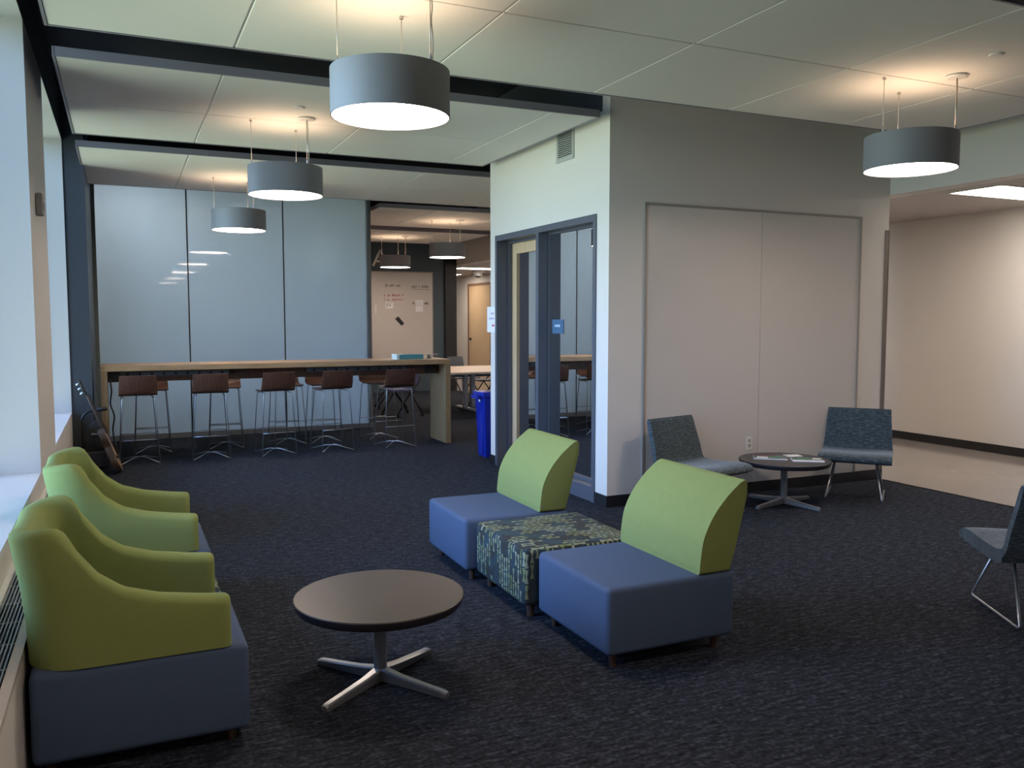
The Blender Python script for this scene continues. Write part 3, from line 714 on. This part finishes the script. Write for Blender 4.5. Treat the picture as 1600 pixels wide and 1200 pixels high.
# ================================================================ wire-leg lounge chairs
def make_wire_chair():
    t = thing('wire_lounge_chair', '', 'chair', (0, 0, 0), 0, 'dashed fabric lounge chairs on chrome sleds')
    cl = catmull([(-.285, .345, 0), (-.27, .368, 0), (-.19, .380, 0), (-.03, .368, 0), (.16, .365, 0), (.225, .41, 0), (.255, .52, 0), (.295, .64, 0), (.335, .765, 0)], 6)
    n = len(cl); bm = bmesh.new(); rows = []; uvd = {}
    acc = 0; S = [0]
    for i in range(1, n): acc += (cl[i] - cl[i - 1]).length; S.append(acc)
    ku = 12
    for i, p in enumerate(cl):
        tg = (cl[min(i + 1, n - 1)] - cl[max(i - 1, 0)]).normalized(); nm = Vector((-tg.y, tg.x, 0))
        f = i / (n - 1); W_ = .305 if f < .55 else .305 - .03 * (f - .55) / .45
        seat = f < .55
        thick = .085 if seat else .045
        if i < 3: thick *= (.35, .7, .9)[i]
        if i > n - 4: thick *= (.95, .8, .45)[i - (n - 3)]
        ring = []
        prof = []
        for k in range(ku + 1):      # upper side
            x = -W_ + 2 * W_ * k / ku; e_ = abs(x) / W_; d = thick / 2 * (1 - .25 * e_ ** 6) + (-.012 * (1 - e_ ** 2) if seat else 0)
            prof.append((x, d))
        prof2 = [(x, -thick / 2) for x, d in prof[::-1]]
        for x, d in prof + prof2:
            # nm points up/front of the seat
            ring.append((bm.verts.new((x, p.x + nm.x * d, p.y + nm.y * d)), x, S[i]))
        rows.append(ring)
    uvl = bm.loops.layers.uv.new('UVMap'); L = len(rows[0])
    def F(q):
        f = bm.faces.new([v[0] for v in q])
        for lp, v in zip(f.loops, q): lp[uvl].uv = (v[1], v[2])
    for a, b in zip(rows, rows[1:]):
        for j in range(L): F((a[j], a[(j + 1) % L], b[(j + 1) % L], b[j]))
    F(rows[0][::-1]); F(rows[-1])
    o = bm_obj('upholstered_shell', bm, M_DASH, t); auto_smooth(o, 55)
    for s in (-1, 1):
        tube('sled_leg', fillet([(s * .17, -.13, .330), (s * .235, -.28, .008), (s * .235, .29, .008), (s * .17, .06, .322)], .03), .0075, M_CHROME, t, 8)
    tube('cross_bar', [(-.17, -.12, .33), (.17, -.12, .33)], .007, M_CHROME, t); tube('cross_bar', [(-.17, .06, .322), (.17, .06, .322)], .007, M_CHROME, t)
    return t
wc = make_wire_chair(); relabel(wc, 'dashed teal chair in the corner by the brown corner guard, facing the corner table', (6.065, 5.71, 0), -.866)
w2 = copy_tree(wc); relabel(w2, 'dashed charcoal chair with its back against the writable board', (4.355, 5.745, 0), .252)
w3 = copy_tree(wc); relabel(w3, 'dashed teal chair cut off by the picture edge, seen from behind', (4.512, 2.945, 0), 2.617)

# ================================================================ bar table
TY0, TY1, TZ = 10.357, 10.965, 1.09
bt = thing('bar_table', 'long oak bar table with thick slab legs before the glass wall', 'table', (0, 0, 0))
box('tabletop', (-.208, TY0, TZ - .062), (3.868, TY1, TZ), M_OAK, bt, bev=.002)
box('leg', (-.208, TY0, 0), (-.146, TY1, TZ - .0625), M_OAKV, bt); box('leg', (3.800, TY0, 0), (3.868, TY1, TZ - .0625), M_OAKV, bt)
box('modesty_beam', (-.146, 10.63, .893), (3.80, 10.68, TZ - .0625), M_WALNUT, bt)
boxes('bracket', [((-.146, 10.56, .90), (-.02, 10.66, 1.02))], M_BLACK, bt); boxes('bracket', [((3.62, 10.56, .90), (3.72, 10.63, 1.02))], M_BLACK, bt)
for a, b in ((-.02, 1.16), (2.08, 3.34)):
    s_ = box('outlet_strip', (a, 10.585, .955), (b, 10.63, 1.005), M_STRIP, bt)
    n_ = 9
    for i in range(n_):
        x = a + .08 + (b - a - .16) * i / (n_ - 1); box('outlet', (x - .014, 10.58, .966), (x + .014, 10.585, .994), M_BLACK, s_)
tube('power_cord', catmull([(-.12, 10.5, .93), (-.11, 10.49, .80), (-.125, 10.5, .66), (-.09, 10.48, .52), (-.11, 10.5, .36), (-.08, 10.47, .18), (-.03, 10.44, .02), (.0, 10.5, .012)], 6), .008, M_BLACK, bt)
# things on it
bx = thing('box', 'pale cyan and teal cardboard box on the bar table end', 'box', (3.33, 10.62, TZ), R(6))
box('carton', (-.10, -.07, 0), (.24, .09, .062), M_TEAL, bx, bev=.002); box('lid_end', (-.135, -.075, 0), (-.10, .095, .066), M_PALE, bx)
st = thing('paper_stand', 'small grey tilted card stand behind the teal box', 'stand', (3.68, 10.66, TZ), R(-10))
prism('card', [(-.09, .045), (.12, .055), (.12, .058), (-.09, .048)], 'Y', -.05, .05, M_SILVER, st, smooth=False)
prism('foot', [(-.03, 0), (.03, 0), (.008, .052), (-.008, .051)], 'Y', -.03, .03, M_SILVER, st, smooth=False)

# ================================================================ bar stools
def make_stool():
    t = thing('bar_stool', '', 'stool', (0, 0, 0), 0, None)
    # faces +y ; one-piece ply shell
    cl = catmull([(-.262, .985, 0), (-.252, .93, 0), (-.235, .86, 0), (-.212, .800, 0), (-.165, .768, 0), (-.06, .752, 0), (.09, .757, 0), (.175, .748, 0)], 5)
    bm = bmesh.new(); rows = []; n = len(cl); ku = 8
    for i, p in enumerate(cl):
        tg = (cl[min(i + 1, n - 1)] - cl[max(i - 1, 0)]).normalized(); nm = Vector((tg.y, -tg.x, 0)); f = i / (n - 1)
        hw = .185 + .012 * math.sin(f * math.pi) if f < .9 else .185 - .2 * (f - .9)
        r1 = []; 
        for k in range(ku + 1):
            x = -hw + 2 * hw * k / ku; curve = .018 * (x / hw) ** 2 * (1 if f < .45 else .2)
            r1.append(((x, p.x + curve, p.y), (x, p.x + curve - nm.x * .012, p.y - nm.y * .012)))
        rows.append([bm.verts.new(a) for a, b in r1] + [bm.verts.new(b) for a, b in r1[::-1]])
    L = len(rows[0])
    for a, b in zip(rows, rows[1:]):
        for j in range(L): bm.faces.new((a[j], a[(j + 1) % L], b[(j + 1) % L], b[j]))
    bm.faces.new(rows[0][::-1]); bm.faces.new(rows[-1])
    o = bm_obj('seat_shell', bm, M_WALNUT, t); auto_smooth(o, 40)
    r = .0052; ft = {}
    for sx in (-1, 1):
        for sy in (-1, 1):
            top = (sx * .165, -.02 + sy * .15, .735); foot = (sx * .205, -.005 + sy * .205, .007); ft[sx, sy] = (Vector(top), Vector(foot))
            tube('leg', fillet([(sx * .145, -.02 + sy * .11, .741), top, foot], .02), r, M_CHROME, t, 8)
    for sx in (-1, 1): tube('seat_rail', [(sx * .145, -.13, .741), (sx * .145, .09, .741)], r, M_CHROME, t, 8)
    def at(k, z): a, b = ft[k]; s = (a.z - z) / (a.z - b.z); return a + (b - a) * s
    for sy, z in ((-1, .27), (1, .30)): tube('footrest', [at((-1, sy), z), at((1, sy), z)], r, M_CHROME, t, 8)
    for s in (-1, 1):
        tube('base_rod', fillet([ft[-s, -1][1], (-s * .05, -.055, .062), (s * .05, .045, .062), ft[s, 1][1]], .03), r, M_CHROME, t, 8)
    return t
stp = make_stool()
near = [(.155, 10.42, 1, 'the guitar end, first on the camera side of the bar table'), (.92, 10.43, -2, 'second from the guitar, camera side of the bar table'), (1.645, 10.41, 6, 'third from the guitar, camera side of the bar table'),
        (2.33, 10.42, 9, 'fourth from the guitar, camera side of the bar table'), (3.13, 10.42, 5, 'nearest the teal box, camera side of the bar table')]
far = [(.32, 11.20, 180, 'the guitar end on the glass-wall side'), (1.17, 11.20, 176, 'second from the guitar on the glass-wall side'), (1.93, 11.2, 183, 'third from the guitar on the glass-wall side'), (2.40, 11.2, 180, 'fourth from the guitar on the glass-wall side'), (3.14, 11.2, 186, 'the teal box end on the glass-wall side')]
for i, (x, y, a, l) in enumerate(near + far):
    o = stp if i == 0 else copy_tree(stp)
    relabel(o, ('walnut bar stool at ' if l.startswith('the ') else 'walnut bar stool ') + l, (x, y, 0), R(a)); o['group'] = 'bar stools on the camera side' if i < 5 else 'bar stools on the glass side'

# ================================================================ guitar, stand and bag
gt = thing('guitar', 'acoustic guitar seen edge-on leaning beside the bar table leg', 'guitar', (-.055, 9.80, .012))
def gbody():
    half = catmull([(0, 0, 0), (.10, .01, 0), (.185, .08, 0), (.195, .16, 0), (.14, .265, 0), (.125, .30, 0), (.145, .37, 0), (.13, .44, 0), (.06, .475, 0), (0, .48, 0)], 4)
    return [(p.x, p.y) for p in half] + [(-p.x, p.y) for p in half[-2:0:-1]]
bd = gbody()
prism('body_side', [(a, b) for a, b in bd], 'X', -.028, .036, M_GUITAR, gt, bev=.003)
prism('soundboard', [(a * .985, b * .985 + .003) for a, b in bd], 'X', .0365, .0385, M_GTOP, gt, smooth=False)
lathe('soundhole', [(0, 0), (.05, 0), (.05, .001), (0, .001)], M_BLACK, gt, 24, loc=(.0386, 0, .33)).rotation_euler = (0, R(90), 0)
box('neck', (.012, -.028, .47), (.040, .028, .86), M_GUITAR, gt, bev=.008, seg=2); box('fingerboard', (.040, -.027, .42), (.047, .027, .86), M_BLACK, gt)
hs = box('headstock', (.006, -.038, .86), (.026, .038, 1.03), M_BLACK, gt, bev=.004)
for s in (-1, 1):
    for k in range(3): tube('tuning_peg', [(.0, s * .03, .89 + k * .05), (-.012, s * .05, .89 + k * .05), (-.02, s * .062, .894 + k * .05)], [.006, .006, .011], M_CHROME, gt, 8)
tube('tuning_peg', [(.03, 0, .90), (.045, 0, .90)], .006, M_CHROME, gt)
box('bridge', (.039, -.07, .14), (.056, .07, .165), M_BLACK, gt)
gt.rotation_euler = (0, R(-20.5), 0)
bg = thing('bag', 'black nylon bag with grey buckle behind the guitar', 'bag', (-.265, 10.14, 0))
def sack():
    bm = bmesh.new(); secs = [(0, .10, .055), (.06, .125, .075), (.2, .125, .08), (.33, .12, .075), (.43, .10, .06), (.50, .06, .035), (.52, .02, .012)]
    rings = []
    for z, a, b in secs: rings.append([bm.verts.new((a * math.copysign(abs(math.cos(t)) ** .6, math.cos(t)), b * math.copysign(abs(math.sin(t)) ** .6, math.sin(t)), z)) for t in [2 * math.pi * k / 24 for k in range(24)]])
    for p, q in zip(rings, rings[1:]):
        for j in range(24): bm.faces.new((p[j], p[(j + 1) % 24], q[(j + 1) % 24], q[j]))
    bm.faces.new(rings[0][::-1]); bm.faces.new(rings[-1]); return bm
o = bm_obj('sack', sack(), M_BAG, bg, smooth=True)
boxes('strap', [((-.127, -.09, .21), (.127, -.078, .235))], M_BLACK, bg); box('buckle', (-.05, -.10, .375), (.035, -.079, .395), M_SILVER, bg, bev=.003)
box('front_pocket', (-.10, -.115, .03), (.10, -.07, .20), plain('grey_nylon', (.05, .05, .07), .7), bg, bev=.015, seg=3)
gs = thing('guitar_stand', 'black tubular stand with padded arm beside the dark column', 'stand', (-.40, 10.0, 0))
tube('frame', fillet([(0, 0, .012), (0, 0, .56), (.05, 0, .63), (.13, 0, .645)], .05), .012, M_BLACK, gs)
tube('padded_arm', [(.13, 0, .645), (.15, 0, .648), (.235, 0, .655), (.25, 0, .656)], [.014, .021, .021, .012], M_BAG, gs)
tube('foot', [(-.045, -.15, .012), (-.01, 0, .03), (.0, .15, .012)], .011, M_BLACK, gs)
th_ = thing('wall_sensor', 'small grey sensor box high on the window pier', 'sensor', (WX, 6.78, 2.39))
box('housing', (.0005, -.06, -.075), (.045, .06, .075), plain('sensor_grey', (.36, .34, .33), .5), th_, bev=.012, seg=3); box('lens_strip', (.045, -.02, -.04), (.05, .02, .01), M_SILVER, th_)

# ================================================================ recycling bin
bn = thing('recycling_bin', 'tall slim blue recycling bin at the block corner', 'bin', (3.785, 9.03, 0))
bm = bmesh.new(); R0, R1 = [], []
def rr(x0, y0, x1, y1, z): return [bm.verts.new((x, y, z)) for x, y in ((x0, y0), (x1, y0), (x1, y1), (x0, y1))]
q = [rr(.03, .025, .49, .265, 0), rr(0, 0, .52, .29, .70), rr(-.02, -.015, .54, .305, .705), rr(-.02, -.015, .54, .305, .765)]
for a, b in zip(q, q[1:]):
    for j in range(4): bm.faces.new((a[j], a[(j + 1) % 4], b[(j + 1) % 4], b[j]))
bm.faces.new(q[0][::-1]); bm.faces.new(q[-1]); bmesh.ops.bevel(bm, geom=bm.edges[:], offset=.008, segments=2, affect='EDGES', profile=.5)
o = bm_obj('body', bm, M_BLUEBIN, bn); auto_smooth(o, 30)
box('rib', (.008, .10, .03), (.03, .19, .60), M_BLUEBIN, bn, bev=.006)
boxes('handle', [((-.055, .05, .685), (-.02, .08, .725)), ((-.055, .21, .685), (-.02, .24, .725)), ((-.07, .05, .685), (-.05, .24, .725))], M_BLUEBIN, bn, bev=.006)
box('recycling_mark', (-.006, .125, .645), (.004, .165, .67), M_PAPER, bn); box('slot', (.08, .10, .7655), (.44, .19, .767), M_BLACK, bn)

# ================================================================ far lounge table and chairs
ct = thing('meeting_table', 'pale laminate table with grey column legs beyond the bar table', 'table', (6.17, 13.95, 0))
box('tabletop', (-1.40, -.95, .705), (1.15, .85, .74), M_TABLEL, ct, bev=.012, seg=3)
box('edge_band', (-1.401, -.951, .695), (1.151, .851, .7045), M_STRIP, ct)
for x in (-.62, .62):
    for d in (-.07, .07): box('leg', (x + d - .035, -.06, .05), (x + d + .035, .06, .69), M_SILVER, ct, bev=.01)
    box('foot', (x - .05, -.55, .012), (x + .05, .55, .05), M_SILVER, ct, bev=.01)
box('stretcher', (-.62, -.02, .20), (.62, .02, .235), M_SILVER, ct); box('modesty_rail', (-.9, -.03, .60), (.9, .03, .69), M_STRIP, ct)
def make_task_chair(mat, group=None):
    t = thing('task_chair', '', 'chair', (0, 0, 0), 0, group)
    s = catmull([(-.21, .45, 0), (-.18, .462, 0), (0, .452, 0), (.17, .455, 0)], 5); low = [(p.x, p.y - .025) for p in s[::-1]]
    prism('seat', [(p.x, p.y) for p in s] + low, 'X', -.22, .22, mat, t, bev=.008)
    bk = catmull([(.20, .54, 0), (.215, .62, 0), (.235, .74, 0), (.27, .86, 0)], 5); bk2 = [(p.x + .022, p.y) for p in bk[::-1]]
    prism('backrest', [(p.x, p.y) for p in bk] + bk2, 'X', -.215, .215, mat, t, bev=.006)
    for sx in (-1, 1):
        tube('frame', fillet([(sx * .235, -.22, .05), (sx * .235, .05, .44), (sx * .225, .215, .56), (sx * .21, .245, .72)], .05), .012, M_BLACK, t)
        tube('frame', fillet([(sx * .235, .27, .05), (sx * .235, .02, .42)], .02), .012, M_BLACK, t)
        for y in (-.22, .27):
            bm = bmesh.new(); add_lathe(bm, [(0, -.012), (.026, -.012), (.028, 0), (.026, .012), (0, .012)], 16); c = bm_obj('caster', bm, M_BLACK, t, loc=(sx * .235, y, .029)); c.rotation_euler = (0, R(90), 0)
    return t
k1 = make_task_chair(M_CHAIRG, 'grey task chairs around the pale table'); relabel(k1, 'grey task chair with raised back behind the pale table', (6.20, 15.80, 0), R(25))
k1.rotation_euler = (0, 0, R(25))
k2 = copy_tree(k1); relabel(k2, 'dark task chair beyond the pale table, seat showing above the blue bin', (6.38, 15.1, 0), R(-92))
k3 = make_task_chair(M_CHAIRP, None); relabel(k3, 'violet-blue task chair on casters seen under the bar table', (4.20, 13.6, 0), R(-75))
k4 = copy_tree(k1); relabel(k4, 'dark task chair behind the pale table next to the black pilaster', (4.45, 14.95, 0), R(80))
dm = thing('ceiling_camera', 'white dome camera on the far corridor ceiling', 'camera', (8.75, 21.3, 2.9))
lathe('mount', [(0, 0), (.17, 0), (.17, -.05), (.13, -.06), (0, -.06)], M_WHITEP, dm, 24); lathe('dome', [(.10, -.06), (.10, -.10), (.07, -.17), (0, -.19)], M_BLACK, dm, 24, smooth=True)
lathe('collar', [(.10, -.06), (.125, -.06), (.11, -.14), (.095, -.14)], M_WHITEP, dm, 24)
